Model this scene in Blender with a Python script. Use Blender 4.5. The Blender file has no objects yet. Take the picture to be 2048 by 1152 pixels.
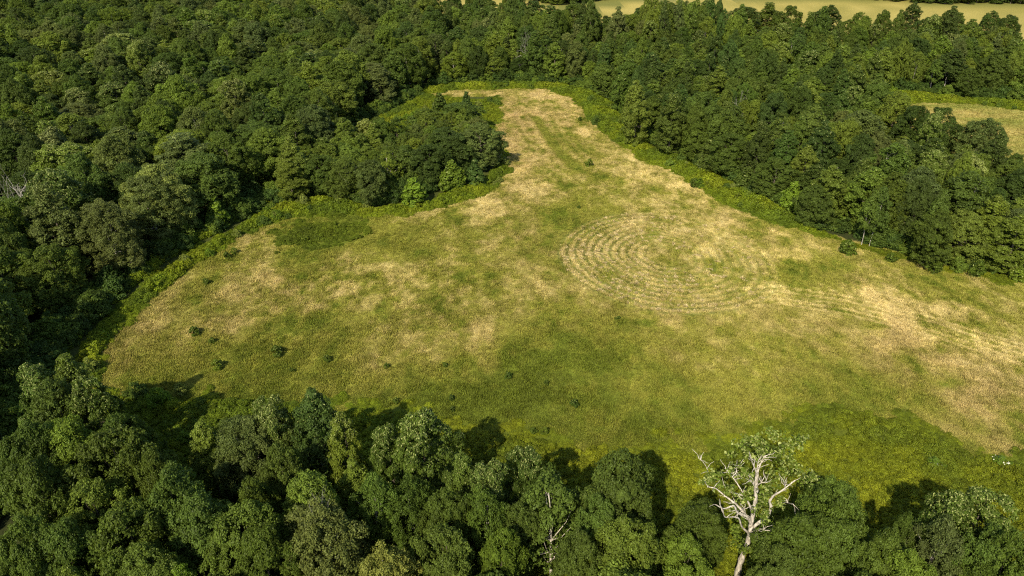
import bpy, math, random
import numpy as np
from mathutils import Vector

# ------------------------------------------------------------------ camera, sky, sun, exposure
SC = bpy.context.scene
COL = SC.collection
CAM_H, PITCH, F_PX = 80.0, math.radians(30.0), 1384.0      # height, tilt below the horizon, focal length in pixels of a 2048 px wide frame
cam_data = bpy.data.cameras.new('camera'); cam = bpy.data.objects.new('camera', cam_data); COL.objects.link(cam)
cam.location = (0, 0, CAM_H); cam.rotation_euler = (math.pi/2 - PITCH, 0, 0)
cam_data.sensor_width = 36.0; cam_data.lens = 36.0*F_PX/2048.0; cam_data.clip_start = 1.0; cam_data.clip_end = 20000.0
SC.camera = cam
SUN_EL, SHADOW_AZ = math.radians(41.0), math.radians(24.0)  # shadows fall ahead and a little to the right
w = bpy.data.worlds.new('World'); SC.world = w; w.use_nodes = True
nt = w.node_tree; sky = nt.nodes.new('ShaderNodeTexSky'); sky.sky_type = 'NISHITA'; sky.sun_disc = False
sky.sun_elevation = SUN_EL; sky.sun_rotation = SHADOW_AZ + math.pi
nt.links.new(sky.outputs[0], nt.nodes['Background'].inputs[0]); nt.nodes['Background'].inputs[1].default_value = 0.125
sl = bpy.data.lights.new('sun', 'SUN'); sl.energy = 4.6; sl.angle = math.radians(0.55); sl.color = (1.0, 0.90, 0.70)
sun = bpy.data.objects.new('sun', sl); COL.objects.link(sun)
ldir = Vector((math.sin(SHADOW_AZ)*math.cos(SUN_EL), math.cos(SHADOW_AZ)*math.cos(SUN_EL), -math.sin(SUN_EL)))
sun.rotation_euler = ldir.to_track_quat('-Z', 'Y').to_euler(); sun.location = (-60, -120, 160)
SC.view_settings.view_transform = 'Standard'; SC.view_settings.look = 'None'
SC.view_settings.exposure = 0.8; SC.view_settings.gamma = 1.0; SC.view_settings.use_curve_mapping = False
SC.render.engine = 'CYCLES'
SC.cycles.max_bounces = 5; SC.cycles.diffuse_bounces = 3; SC.cycles.glossy_bounces = 2; SC.cycles.transmission_bounces = 3
SC.cycles.use_denoising = False; SC.cycles.filter_width = 1.15

# ------------------------------------------------------------------ helpers
RNG = np.random.default_rng(7)
def lat(ix, iy, s):
    h = (ix.astype(np.int64)*374761393 + iy.astype(np.int64)*668265263 + s*1442695041) & 0xFFFFFFFF
    h = ((h ^ (h >> 13))*1274126177) & 0xFFFFFFFF
    return ((h ^ (h >> 16)) & 0xFFFF)/65535.0
def vnoise(x, y, s=0):
    x = np.asarray(x, float); y = np.asarray(y, float)
    ix = np.floor(x); iy = np.floor(y); fx = x-ix; fy = y-iy
    fx = fx*fx*(3-2*fx); fy = fy*fy*(3-2*fy)
    a = lat(ix, iy, s); b = lat(ix+1, iy, s); c = lat(ix, iy+1, s); d = lat(ix+1, iy+1, s)
    return (a*(1-fx)+b*fx)*(1-fy) + (c*(1-fx)+d*fx)*fy
def fbm(x, y, s=0, o=4):
    v = 0; a = 0.5; t = 0
    for i in range(o):
        v = v + a*vnoise(x*2**i+17.3*i, y*2**i-9.1*i, s+i); t += a; a *= 0.55
    return v/t
def sst(a, b, x):
    t = np.clip((x-a)/(b-a), 0, 1); return t*t*(3-2*t)
def hgt(x, y):
    """terrain height: a gently swelling hilltop that drops away into the wood on one side"""
    x = np.asarray(x, float); y = np.asarray(y, float)
    z = 2.4*(fbm(x/90+3, y/90, 11, 2)-0.5) + 0.5*(vnoise(x/24, y/24, 5)-0.5)
    z = z - 6.0*sst(-92, -150, x)*sst(400, 250, y)
    return z
CP, SP = math.cos(PITCH), math.sin(PITCH)
def ray(px, py):
    u = (px-1024)/F_PX; v = (576-py)/F_PX
    return np.array([u, CP + v*SP, -SP + v*CP])
def gp(px, py, h=0.0):
    """the point h metres above the terrain that a pixel of the photograph looks at"""
    d = ray(px, py); z = 0.0
    for _ in range(6):
        t = (z + h - CAM_H)/d[2]
        z = float(hgt(d[0]*t, d[1]*t))
    return d[0]*t, d[1]*t
def gpoly(pts): return np.array([gp(*p) for p in pts])
def depth_of(x, y, z): return y*CP - (z-CAM_H)*SP
def project(x, y, z):
    dz = z-CAM_H; d = y*CP - dz*SP; v = y*SP + dz*CP
    return 1024 + F_PX*x/d, 576 - F_PX*v/d, d
def inpoly(x, y, P):
    x = np.asarray(x, float); y = np.asarray(y, float); r = np.zeros(x.shape, bool); j = len(P)-1
    for i in range(len(P)):
        xi, yi = P[i]; xj, yj = P[j]
        c = ((yi > y) != (yj > y)); with_ = (xj-xi)*(y-yi)/((yj-yi) if yj != yi else 1e-9)+xi
        r ^= c & (x < with_); j = i
    return r
def edge_dist(x, y, P, closed=True):
    x = np.asarray(x, float); y = np.asarray(y, float); best = np.full(x.shape, 1e9)
    n = len(P)
    for i in range(n if closed else n-1):
        ax, ay = P[i]; bx, by = P[(i+1) % n]; dx, dy = bx-ax, by-ay
        t = np.clip(((x-ax)*dx+(y-ay)*dy)/(dx*dx+dy*dy+1e-9), 0, 1)
        best = np.minimum(best, np.hypot(x-ax-t*dx, y-ay-t*dy))
    return best
def fill_mesh(name, V, F, mats, attrs=None, col=None, smooth=False, mat_idx=None):
    V = np.asarray(V, np.float32); F = np.asarray(F, np.int32); k = F.shape[1]
    me = bpy.data.meshes.new(name)
    me.vertices.add(len(V)); me.vertices.foreach_set('co', V.ravel())
    me.loops.add(F.size); me.loops.foreach_set('vertex_index', F.ravel())
    me.polygons.add(len(F)); me.polygons.foreach_set('loop_start', np.arange(0, F.size, k, dtype=np.int32))
    for m in mats: me.materials.append(m)
    if mat_idx is not None: me.polygons.foreach_set('material_index', np.asarray(mat_idx, np.int32))
    if smooth: me.polygons.foreach_set('use_smooth', np.ones(len(F), bool))
    me.update(calc_edges=True)
    for kx, val in (attrs or {}).items():
        a = me.attributes.new(kx, 'FLOAT', 'POINT'); a.data.foreach_set('value', np.asarray(val, np.float32))
    if col is not None:
        a = me.attributes.new('ground_colour', 'FLOAT_COLOR', 'POINT')
        c = np.ones((len(V), 4), np.float32); c[:, :3] = col; a.data.foreach_set('color', c.ravel())
    return me
def tag(o, label=None, cat=None, group=None, kind=None):
    if label: o['label'] = label
    if cat: o['category'] = cat
    if group: o['group'] = group
    if kind: o['kind'] = kind
    return o
def obj(name, me, parent=None, link=True):
    o = bpy.data.objects.new(name, me)
    if link: COL.objects.link(o)
    if parent: o.parent = parent
    return o
def unit(a): return a/np.maximum(np.linalg.norm(a, axis=-1, keepdims=True), 1e-9)

# ------------------------------------------------------------------ materials
def new_mat(name):
    m = bpy.data.materials.new(name); m.use_nodes = True; n = m.node_tree.nodes; n.clear()
    return m, n, m.node_tree.links
def mixrgb(n, l, a, b, fac, mode='MIX'):
    x = n.new('ShaderNodeMix'); x.data_type = 'RGBA'; x.blend_type = mode
    for s, v in ((x.inputs[0], fac), (x.inputs[6], a), (x.inputs[7], b)):
        if hasattr(v, 'links'): l.new(v, s)
        else: s.default_value = v
    return x.outputs[2]
def mathn(n, l, op, a, b=None, c=None):
    x = n.new('ShaderNodeMath'); x.operation = op
    for i, v in enumerate((a, b, c)):
        if v is None: continue
        if hasattr(v, 'links'): l.new(v, x.inputs[i])
        else: x.inputs[i].default_value = v
    return x.outputs[0]
def leaf_material(name, spec=0.10, rough=0.5, trans=0.34, use_gloss=True):
    m, n, l = new_mat(name)
    ti = n.new('ShaderNodeAttribute'); ti.attribute_type = 'INSTANCER'; ti.attribute_name = 'tint'
    lv = n.new('ShaderNodeAttribute'); lv.attribute_name = 'leaf_shade'
    g = mathn(n, l, 'MULTIPLY_ADD', lv.outputs['Fac'], 1.1, 0.45)
    sc = n.new('ShaderNodeVectorMath'); sc.operation = 'SCALE'; l.new(ti.outputs['Color'], sc.inputs[0]); l.new(g, sc.inputs['Scale'])
    c = sc.outputs[0]
    if use_gloss:
        tp = n.new('ShaderNodeAttribute'); tp.attribute_name = 'pale_gloss'
        c = mixrgb(n, l, c, (0.36, 0.39, 0.13, 1), tp.outputs['Fac'])  # painted sun gloss: mixes marked leaves towards a pale tone
    p = n.new('ShaderNodeBsdfPrincipled'); l.new(c, p.inputs['Base Color']); p.inputs['Roughness'].default_value = rough
    p.inputs['Specular IOR Level'].default_value = spec
    t = n.new('ShaderNodeBsdfTranslucent')
    tc = mixrgb(n, l, c, (1.25, 1.25, 0.55, 1), 1.0, 'MULTIPLY'); l.new(tc, t.inputs[0])
    mx = n.new('ShaderNodeMixShader'); mx.inputs[0].default_value = trans
    l.new(p.outputs[0], mx.inputs[1]); l.new(t.outputs[0], mx.inputs[2])
    o = n.new('ShaderNodeOutputMaterial'); l.new(mx.outputs[0], o.inputs[0])
    return m
def bark_material(name, a, b, scale=6.0):
    m, n, l = new_mat(name)
    tc = n.new('ShaderNodeTexCoord'); mp = n.new('ShaderNodeMapping'); mp.inputs['Scale'].default_value = (1, 1, 0.3)
    l.new(tc.outputs['Object'], mp.inputs[0])
    nz = n.new('ShaderNodeTexNoise'); nz.inputs['Scale'].default_value = scale; nz.inputs['Detail'].default_value = 6; l.new(mp.outputs[0], nz.inputs[0])
    r = n.new('ShaderNodeValToRGB'); r.color_ramp.elements[0].position = 0.36; r.color_ramp.elements[1].position = 0.6
    r.color_ramp.elements[0].color = (*a, 1); r.color_ramp.elements[1].color = (*b, 1); l.new(nz.outputs[0], r.inputs[0])
    p = n.new('ShaderNodeBsdfPrincipled'); l.new(r.outputs[0], p.inputs['Base Color']); p.inputs['Roughness'].default_value = 0.9
    bp = n.new('ShaderNodeBump'); bp.inputs['Strength'].default_value = 0.5; bp.inputs['Distance'].default_value = 0.05
    l.new(nz.outputs[0], bp.inputs['Height']); l.new(bp.outputs[0], p.inputs['Normal'])
    o = n.new('ShaderNodeOutputMaterial'); l.new(p.outputs[0], o.inputs[0])
    return m
M_LEAF = leaf_material('leaves')
M_GRASS = leaf_material('grass_blades', 0.15, 0.7, 0.25, False)
M_BARK = bark_material('bark_brown', (0.035, 0.028, 0.02), (0.13, 0.105, 0.075))
M_GREY = bark_material('bark_grey', (0.15, 0.135, 0.11), (0.37, 0.34, 0.285))
M_WHITE = bark_material('bark_white', (0.19, 0.165, 0.125), (0.47, 0.42, 0.345), 4.0)
m, n, l = new_mat('flower'); p = n.new('ShaderNodeBsdfPrincipled'); p.inputs['Base Color'].default_value = (0.75, 0.74, 0.55, 1); p.inputs['Roughness'].default_value = 0.7
o = n.new('ShaderNodeOutputMaterial'); l.new(p.outputs[0], o.inputs[0]); M_FLOWER = m
m, n, l = new_mat('ground')
at = n.new('ShaderNodeAttribute'); at.attribute_name = 'ground_colour'
ge = n.new('ShaderNodeNewGeometry')
n1 = n.new('ShaderNodeTexNoise'); n1.inputs['Scale'].default_value = 1.7; n1.inputs['Detail'].default_value = 8; n1.inputs['Roughness'].default_value = 0.72; l.new(ge.outputs['Position'], n1.inputs[0])
mp = n.new('ShaderNodeMapping'); mp.inputs['Scale'].default_value = (1.0, 0.42, 1); mp.inputs['Rotation'].default_value = (0, 0, 0.5); l.new(ge.outputs['Position'], mp.inputs[0])
n2 = n.new('ShaderNodeTexNoise'); n2.inputs['Scale'].default_value = 5.0; n2.inputs['Detail'].default_value = 4; n2.inputs['Roughness'].default_value = 0.7; l.new(mp.outputs[0], n2.inputs[0])
s = mathn(n, l, 'ADD', n1.outputs[0], n2.outputs[0])
g = n.new('ShaderNodeMapRange'); g.inputs[1].default_value = 0.7; g.inputs[2].default_value = 1.3; g.inputs[3].default_value = 0.55; g.inputs[4].default_value = 1.35; l.new(s, g.inputs[0])
sc = n.new('ShaderNodeVectorMath'); sc.operation = 'SCALE'; l.new(at.outputs['Color'], sc.inputs[0]); l.new(g.outputs[0], sc.inputs['Scale'])
p = n.new('ShaderNodeBsdfPrincipled'); l.new(sc.outputs[0], p.inputs['Base Color']); p.inputs['Roughness'].default_value = 0.95; p.inputs['Specular IOR Level'].default_value = 0.1
bp = n.new('ShaderNodeBump'); bp.inputs['Strength'].default_value = 0.6; bp.inputs['Distance'].default_value = 0.25; l.new(s, bp.inputs['Height']); l.new(bp.outputs[0], p.inputs['Normal'])
o = n.new('ShaderNodeOutputMaterial'); l.new(p.outputs[0], o.inputs[0]); M_GROUND = m

# ------------------------------------------------------------------ lie of the land (pixels of the photograph, turned into ground points)
FIELD = gpoly([(205,770),(215,700),(262,636),(330,580),(400,527),(470,480),(520,452),(600,430),(720,430),(800,428),(900,410),(975,385),(1015,345),(1008,300),(985,268),
               (1000,235),(1003,190),(850,190),(905,183),(1024,177),(1089,179),(1150,197),(1172,238),(1224,280),(1284,320),(1364,360),(1424,395),(1484,425),(1554,450),(1624,470),
               (1690,488),(1760,505),(1830,525),(1900,545),(2060,580),(2300,620),(2300,900),(2060,925),(1950,895),(1850,850),(1760,812),(1660,802),(1590,825),(1500,870),(1400,890),(1300,893),(1140,880),(1000,850),(900,835),(780,815),(600,800),(480,790),(340,785)])
WEEDS = {  # low leafy growth round the field: (outline, height, tone)
 'bank':   (gpoly([(150,700),(200,645),(250,600),(330,535),(410,488),(480,450),(560,408),(640,393),(700,403),(745,418),(850,405),(930,370),(985,340),(1000,318),(985,290),(985,268),(1008,300),(1018,345),(975,390),(900,415),(800,432),(720,434),(600,434),(520,456),(470,484),(400,531),(330,584),(262,640),(217,700),(205,775),(160,760)]), 1.5, 'bank'),
 'patch':  (gpoly([(548,492),(560,465),(610,445),(680,437),(735,446),(718,466),(650,490),(590,502)]), 0.8, 'deep'),
 'tongue': (gpoly([(690,275),(715,252),(790,212),(840,184),(900,195),(960,200),(1003,190),(1004,235),(985,268),(985,300),(900,290),(800,280)]), 1.0, 'bank'),
 'belt':   (gpoly([(850,190),(905,181),(960,180),(1024,177),(1089,179),(1150,197),(1172,238),(1224,280),(1284,320),(1364,360),(1424,395),(1484,425),(1554,450),(1624,470),(1690,488),(1690,482),(1634,462),(1594,432),(1524,396),(1474,370),(1404,338),(1364,316),(1304,292),(1264,255),(1234,210),(1184,185),(1119,170),(1024,166),(900,170),(840,178)]), 1.5, 'bank'),
 'belt2':  (gpoly([(1690,482),(1749,494),(1824,512),(1899,532),(2060,555),(2200,580),(2200,595),(2060,572),(1990,560),(1900,543),(1830,526),(1760,506),(1690,492)]), 1.0, 'lush'),
 'lush':   (gpoly([(1000,850),(1140,880),(1300,893),(1400,890),(1500,870),(1590,825),(1660,802),(1760,812),(1850,850),(1950,895),(2060,925),(2300,900),(2300,1300),(800,1300),(860,900),(900,835)]), 0.75, 'lush'),
 'fringe': (gpoly([(205,770),(340,785),(480,790),(600,800),(780,815),(900,835),(870,1000),(700,1200),(200,1200),(180,900)]), 0.9, 'bank'),
 'meadow edge': (gpoly([(1755,180),(1850,190),(1950,200),(2200,215),(2200,232),(2048,222),(1950,208),(1850,205),(1790,212)]), 1.6, 'bank'),
}
MEADOWS = {'side': gpoly([(1760,205),(1850,200),(1950,206),(2048,220),(2300,250),(2300,435),(2048,416),(1980,402),(1900,378),(1850,348),(1800,305),(1770,262)]),
           'far right': gpoly([(1330,-20),(1420,-4),(1500,1),(1640,0),(1760,6),(1880,13),(2048,15),(2400,40),(2400,160),(2048,136),(1900,124),(1750,118),(1600,122),(1480,110),(1420,96),(1370,20)]),
           'far middle': gpoly([(1085,48),(1165,30),(1210,18),(1290,0),(1360,8),(1350,90),(1250,96),(1190,104),(1090,100)]),
           'far left': gpoly([(800,-6),(1020,-8),(1120,20),(1090,60),(1000,66),(890,48),(830,18)])}
# the woods
FOREST = gpoly([(-900,1150),(-60,1150),(20,950),(60,790),(120,720),(190,640),(260,575),(330,520),(410,475),(480,440),(560,400),(640,385),(720,250),(800,212),(850,184),(900,172),(900,60),(830,20),(800,-12),(-900,-30)])
SPUR = gpoly([(560,402),(640,386),(700,396),(745,410),(850,385),(930,352),(982,318),(978,300),(955,285),(905,280),(840,292),(780,300),(700,300),(640,310)])
BELT = gpoly([(880,170),(1024,164),(1119,168),(1184,183),(1234,208),(1264,252),(1304,290),(1364,314),(1404,336),(1474,366),(1524,392),(1594,428),(1634,458),(1690,478),(1749,490),(1824,508),(1899,528),(2060,550),(2500,600),(2500,440),(2048,418),(1980,404),(1900,380),(1850,350),(1795,305),(1760,262),(1745,195),(1780,178),(1850,188),(1950,198),(2500,210),(2500,118),(2048,96),(1900,86),(1750,78),(1600,82),(1480,72),(1420,62),(1350,58),(1250,70),(1200,80),(1100,84),(1000,50),(900,40)])
BACK = gpoly([(1500,-3),(1640,-4),(1760,2),(1880,9),(2048,10),(2500,34),(2500,-40),(1500,-40)])
MID = gpoly([(900,-14),(1120,14),(1290,-8),(1290,-30),(900,-30)])
# grass of the field: how dry and how brown it is at places read off the photograph
CTRL = np.array([(1030,200,.75,.35),(1100,210,.75,.3),(1040,250,.65,.7),(1100,280,.35,.1),(1060,300,.75,.4),(1020,320,.65,.5),(1150,330,.3,0),(1130,260,.75,.3),(1190,290,.6,.1),(1220,330,.7,.1),
 (1300,350,.7,.1),(1080,380,.7,.2),(1000,420,.7,.2),(1100,440,.3,0),(1200,400,.5,0),(1160,430,.2,0),(1080,480,.6,.5),(1000,470,.65,.1),(900,450,.65,.05),(820,480,.5,0),(750,490,.35,0),
 (640,470,.1,0),(520,470,.65,.1),(560,520,.45,0),(450,530,.45,.05),(400,560,.4,.1),(330,620,.4,.2),(260,680,.45,.35),(235,700,.5,.4),(300,720,.3,.1),(400,640,.35,.05),(470,600,.7,.5),(550,600,.7,.6),
 (630,600,.85,.2),(700,560,.7,0),(760,590,.85,.1),(850,560,.75,0),(900,580,.8,.1),(1040,590,.95,.2),(1100,600,.6,.4),(800,640,.75,.2),(870,660,.75,.3),(930,670,.75,.6),(700,680,.5,.2),(620,680,.25,0),
 (560,640,.35,0),(720,640,.2,0),(1000,640,.25,0),(950,610,.3,0),(1060,540,.3,0),(1000,540,.25,0),(920,520,.45,0),(800,500,.2,0),(860,490,.2,0),(500,700,.22,.05),(430,730,.2,.05),(350,760,.2,.05),
 (600,740,.17,0),(800,740,.17,.05),(1000,740,.08,0),(1200,740,.1,0),(900,800,.1,0),(1100,820,.1,0),(1300,800,.15,0),(1270,860,.3,.1),(1140,860,.3,0),(1400,860,.2,0),(1500,800,.2,0),(1430,740,.3,0),
 (1450,710,.55,.1),(1310,710,.35,0),(1250,680,.18,0),(1150,660,.22,0),(1300,640,.6,.3),(1400,660,.35,0),(1530,700,.5,.1),(1530,770,.6,.1),(1600,780,.35,.2),(1560,660,.6,.2),(1520,640,.4,.3),(1720,670,.4,.6),
 (1650,650,.5,0),(1700,620,.8,.3),(1800,625,.8,.4),(1900,660,.85,.2),(2000,700,.85,.1),(1600,560,.6,0),(1500,600,.5,0),(1480,480,.65,.2),(1500,540,.6,0),(1400,400,.65,.1),(1450,430,.6,.25),(1560,490,.6,.2),
 (1650,500,.4,0),(1720,520,.55,.1),(1640,590,.65,0),(1800,560,.5,.05),(1900,590,.5,.05),(2000,600,.45,.05),(2030,640,.45,0),(1850,740,.5,.35),(1890,760,.55,.5),(2000,760,.5,.45),(1950,800,.45,.4),(1980,860,.5,.4),
 (1800,780,.3,.1),(1700,760,.25,.1),(1850,830,.3,.15),(1650,800,.12,0),(1200,480,.65,.35),(1340,460,.7,.25),(1300,520,.55,.1),(1400,520,.7,.05),(1320,605,.6,.45),(1180,560,.6,.2),(1450,560,.6,.1),(1500,510,.6,0),
 (930,188,.6,.1),(870,188,.5,0),(1250,560,.45,.1),(1230,600,.5,.1)])
CW = np.array([gp(a, b) for a, b in CTRL[:, :2]])
RING_C, RING_R, RING_S = np.array(gp(1332, 513)), 26.0, 2.15
TRACK = gpoly([(1440,600),(1560,590),(1700,612),(1850,650),(1960,685),(2080,718)])
STRIP = gpoly([(1072,235),(1088,262),(1108,292),(1150,335)])
def ring_strength(x, y):
    dx, dy = x-RING_C[0], y-RING_C[1]; r = np.hypot(dx, dy); a = np.arctan2(dy, dx)
    s = 0.42 + 0.58*sst(0.15, 0.85, 0.5-0.5*np.cos(a-0.35))
    wob = r + 0.5*np.sin(a*2+0.6) + 0.25*np.sin(5*a+2)
    return wob, a, s*sst(RING_R+1.6, RING_R+0.4, wob)*sst(2.5, 7, wob)*(0.5+0.7*vnoise(x/6, y/6, 91))
def field_state(x, y):
    """dryness and brownness of the field's grass at ground points"""
    x = np.asarray(x, float); y = np.asarray(y, float)
    wx = x + 7*(fbm(x/9, y/9, 21, 3)-0.5)*2; wy = y + 9*(fbm(x/9, y/9, 31, 3)-0.5)*2
    num = np.zeros((2,)+x.shape); den = np.full(x.shape, 1e-6)
    for (cx, cy), (d, b) in zip(CW, CTRL[:, 2:]):
        s2 = (4.2 + cy*0.018)**2
        k = np.exp(-((wx-cx)**2 + ((wy-cy)/1.35)**2)/(2*s2)) + 2e-4/(1+((wx-cx)**2+(wy-cy)**2)/400)
        num[0] += k*d; num[1] += k*b; den += k
    dry, br = num/den; dry = dry - 0.01
    n1 = fbm(x/5.5, y/6.5, 41, 4)-0.5; n2 = fbm(x/1.5, y/2.2, 51, 3)-0.5; n3 = fbm(x/14, y/16, 61, 3)-0.5
    amp = (0.35+1.0*sst(0.2, 0.75, dry))*(1-0.45*np.clip(ring_strength(x, y)[2], 0, 1))
    n4 = vnoise(x/0.7, y/1.1, 57)-0.5
    dry = dry + amp*(0.80*n1*1.25 + 0.70*n2 + 0.50*n3 + 0.16*n4)
    br = br*(1 + 1.8*n1) + 0.35*np.clip(n3, 0, 1)*dry
    wob, a, rs = ring_strength(x, y)
    ph = np.cos(2*np.pi*wob/RING_S)
    dry = dry + rs*(0.46*ph - 0.04); br = br + rs*0.8*np.clip(-ph, 0, 1)*(vnoise(x/5, y/5, 77) > 0.42)
    d = edge_dist(x, y, TRACK, False); k = sst(7.5, 3.5, d)
    dry = dry + k*(0.16 + 0.24*np.cos(2*np.pi*(d+0.4*vnoise(x/5, y/5, 97))/2.1)*sst(0, 30, x-RING_C[0]))
    ds = edge_dist(x, y, STRIP, False); dry = dry + 0.13*np.cos(2*np.pi*ds/3.6)*sst(13, 6, ds)*sst(195, 225, y)
    k = sst(2.4, 1.0, ds); dry = dry*(1-0.75*k) + 0.12*k; br = br*(1-0.8*k)
    return np.clip(dry, 0, 1.15), np.clip(br, 0, 1)
C_GREEN, C_OLIVE, C_TAN, C_STRAW, C_BROWN = (np.array(c) for c in ((0.106,0.130,0.012),(0.202,0.198,0.027),(0.365,0.310,0.092),(0.54,0.45,0.18),(0.365,0.250,0.115)))
def lerp(a, b, t): return a*(1-t)[..., None] + b*t[..., None]
def field_colour(x, y):
    d, b = field_state(x, y)
    c = lerp(C_GREEN, C_OLIVE, sst(0.08, 0.42, d)); c = lerp(c, C_TAN, sst(0.44, 0.80, d)); c = lerp(c, C_STRAW, sst(0.76, 1.08, d))
    c = lerp(c, C_BROWN, np.clip(0.82*b*sst(0.15, 0.55, d), 0, 0.8))
    gn = fbm(x/3.2, y/4.5, 71, 3); wob, a, rs = ring_strength(x, y); ph = np.cos(2*np.pi*wob/RING_S)
    c = lerp(c, np.array((0.15, 0.14, 0.036)), np.clip(1.0*rs*sst(0.15, 0.9, -ph), 0, 0.8))
    return c*(0.8+0.4*gn)[..., None]
def weed_mask(x, y, nm, P):
    """ragged outline of a patch of weeds"""
    wa = 7.0 if nm in ('lush', 'fringe', 'patch') else 3.0
    return inpoly(x + wa*(fbm(x/5, y/5, 121, 3)-0.5)*2, y + wa*(fbm(x/5+40, y/5, 131, 3)-0.5)*2, P)
def any_weeds(x, y):
    k = np.zeros(x.shape, bool)
    for nm, (P, h, tone) in WEEDS.items(): k |= weed_mask(x, y, nm, P)
    return k
def in_field(x, y):
    k = inpoly(x, y, FIELD); k |= (edge_dist(x, y, FIELD) < np.where(y < 105, 7.0, 3.0)) & ~inpoly(x, y, FOREST) & ~inpoly(x, y, BELT) & ~inpoly(x, y, SPUR)
    return k & ~any_weeds(x, y)
def ground_colour(x, y):
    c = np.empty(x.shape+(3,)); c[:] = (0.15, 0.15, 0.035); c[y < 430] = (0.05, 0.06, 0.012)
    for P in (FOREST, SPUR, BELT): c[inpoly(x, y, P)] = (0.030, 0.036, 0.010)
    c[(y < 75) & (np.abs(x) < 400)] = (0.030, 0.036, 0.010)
    far = np.hypot(x, y) > 1200; c[far] = (0.045, 0.06, 0.02)
    for nm, P in MEADOWS.items():
        k = inpoly(x, y, P)
        if k.any():
            t = sst(0.3, 0.7, 0.55*fbm(x[k]/45, y[k]/7, 81, 3)+0.45*fbm(x[k]/9, y[k]/3, 83, 3))
            c[k] = lerp(np.array((0.23,0.20,0.045)), np.array((0.345,0.28,0.075)), t) if nm != 'side' else lerp(np.array((0.18,0.19,0.035)), np.array((0.33,0.27,0.08)), t)
    c[any_weeds(x, y)] = (0.090, 0.108, 0.010)
    k = in_field(x, y)
    c[k] = field_colour(x[k], y[k])
    return c

# ------------------------------------------------------------------ ground: one sheet out to the horizon
def axis(lo, hi, step, far0, far1, grow=1.22):
    a = list(np.arange(lo, hi+1e-6, step)); s = step
    while a[-1] < far1: s *= grow; a.append(a[-1]+s)
    s = step
    while a[0] > far0: s *= grow; a.insert(0, a[0]-s)
    return np.array(a)
gx = axis(-110, 190, 0.72, -6000, 6000); gy = axis(48, 350, 0.78, -900, 9000, 1.12)
X, Y = np.meshgrid(gx, gy); Z = hgt(X, Y)
idx = np.arange(X.size).reshape(X.shape)
F = np.stack([idx[:-1, :-1], idx[:-1, 1:], idx[1:, 1:], idx[1:, :-1]], -1).reshape(-1, 4)
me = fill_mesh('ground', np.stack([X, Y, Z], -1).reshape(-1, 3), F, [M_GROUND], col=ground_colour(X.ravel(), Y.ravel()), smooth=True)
tag(obj('ground', me), kind='structure')

# ------------------------------------------------------------------ plant shapes
def leaves(C, N, S, rng, asp=0.75):
    """one four-cornered leaf spray per centre C, facing N, size S"""
    n = len(C); r = rng.normal(size=(n, 3)); U = unit(np.cross(N, r)); W = np.cross(N, U)
    S = S[:, None]
    V = np.stack([C-U*S*0.62, C-W*S*0.5*asp+N*S*0.10, C+U*S*0.62, C+W*S*0.5*asp+N*S*0.10], 1).reshape(-1, 3)
    return V, np.arange(n*4).reshape(-1, 4)
def profile(shape, t):
    if shape == 'dome': return np.where(t > 0.38, np.sqrt(np.clip(1-((t-0.38)/0.62)**2, 0, 1)), 0.66+0.34*np.sin(np.clip(t/0.38, 0, 1)*np.pi/2))
    if shape == 'oval': return np.sin(np.pi*np.clip(0.16+0.84*t, 0, 1)**0.95)**0.75*(1-0.15*t)
    if shape == 'cone': return np.clip((1-t), 0, 1)**0.75*(0.35+0.65*sst(0, 0.22, t))
    return np.sqrt(np.clip(1-(2*t-1)**2, 0, 1))
def tube(V, F, pts, rad, sides=7):
    pts = np.asarray(pts, float); base = sum(len(v) for v in V)
    tg = unit(np.gradient(pts, axis=0)); ref = np.array([0.31, 0.95, 0.12])
    u = unit(np.cross(tg, ref)); v = np.cross(tg, u); a = np.linspace(0, 2*np.pi, sides, endpoint=False)
    ring = pts[:, None] + (np.cos(a)[None, :, None]*u[:, None] + np.sin(a)[None, :, None]*v[:, None])*np.asarray(rad)[:, None, None]
    V.append(ring.reshape(-1, 3)); k = len(pts)
    i = np.arange(k-1)[:, None]*sides; j = np.arange(sides)[None]; j2 = (j+1) % sides
    F.append((np.stack([i+j, i+j2, i+sides+j2, i+sides+j], -1) + base).reshape(-1, 4))
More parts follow.
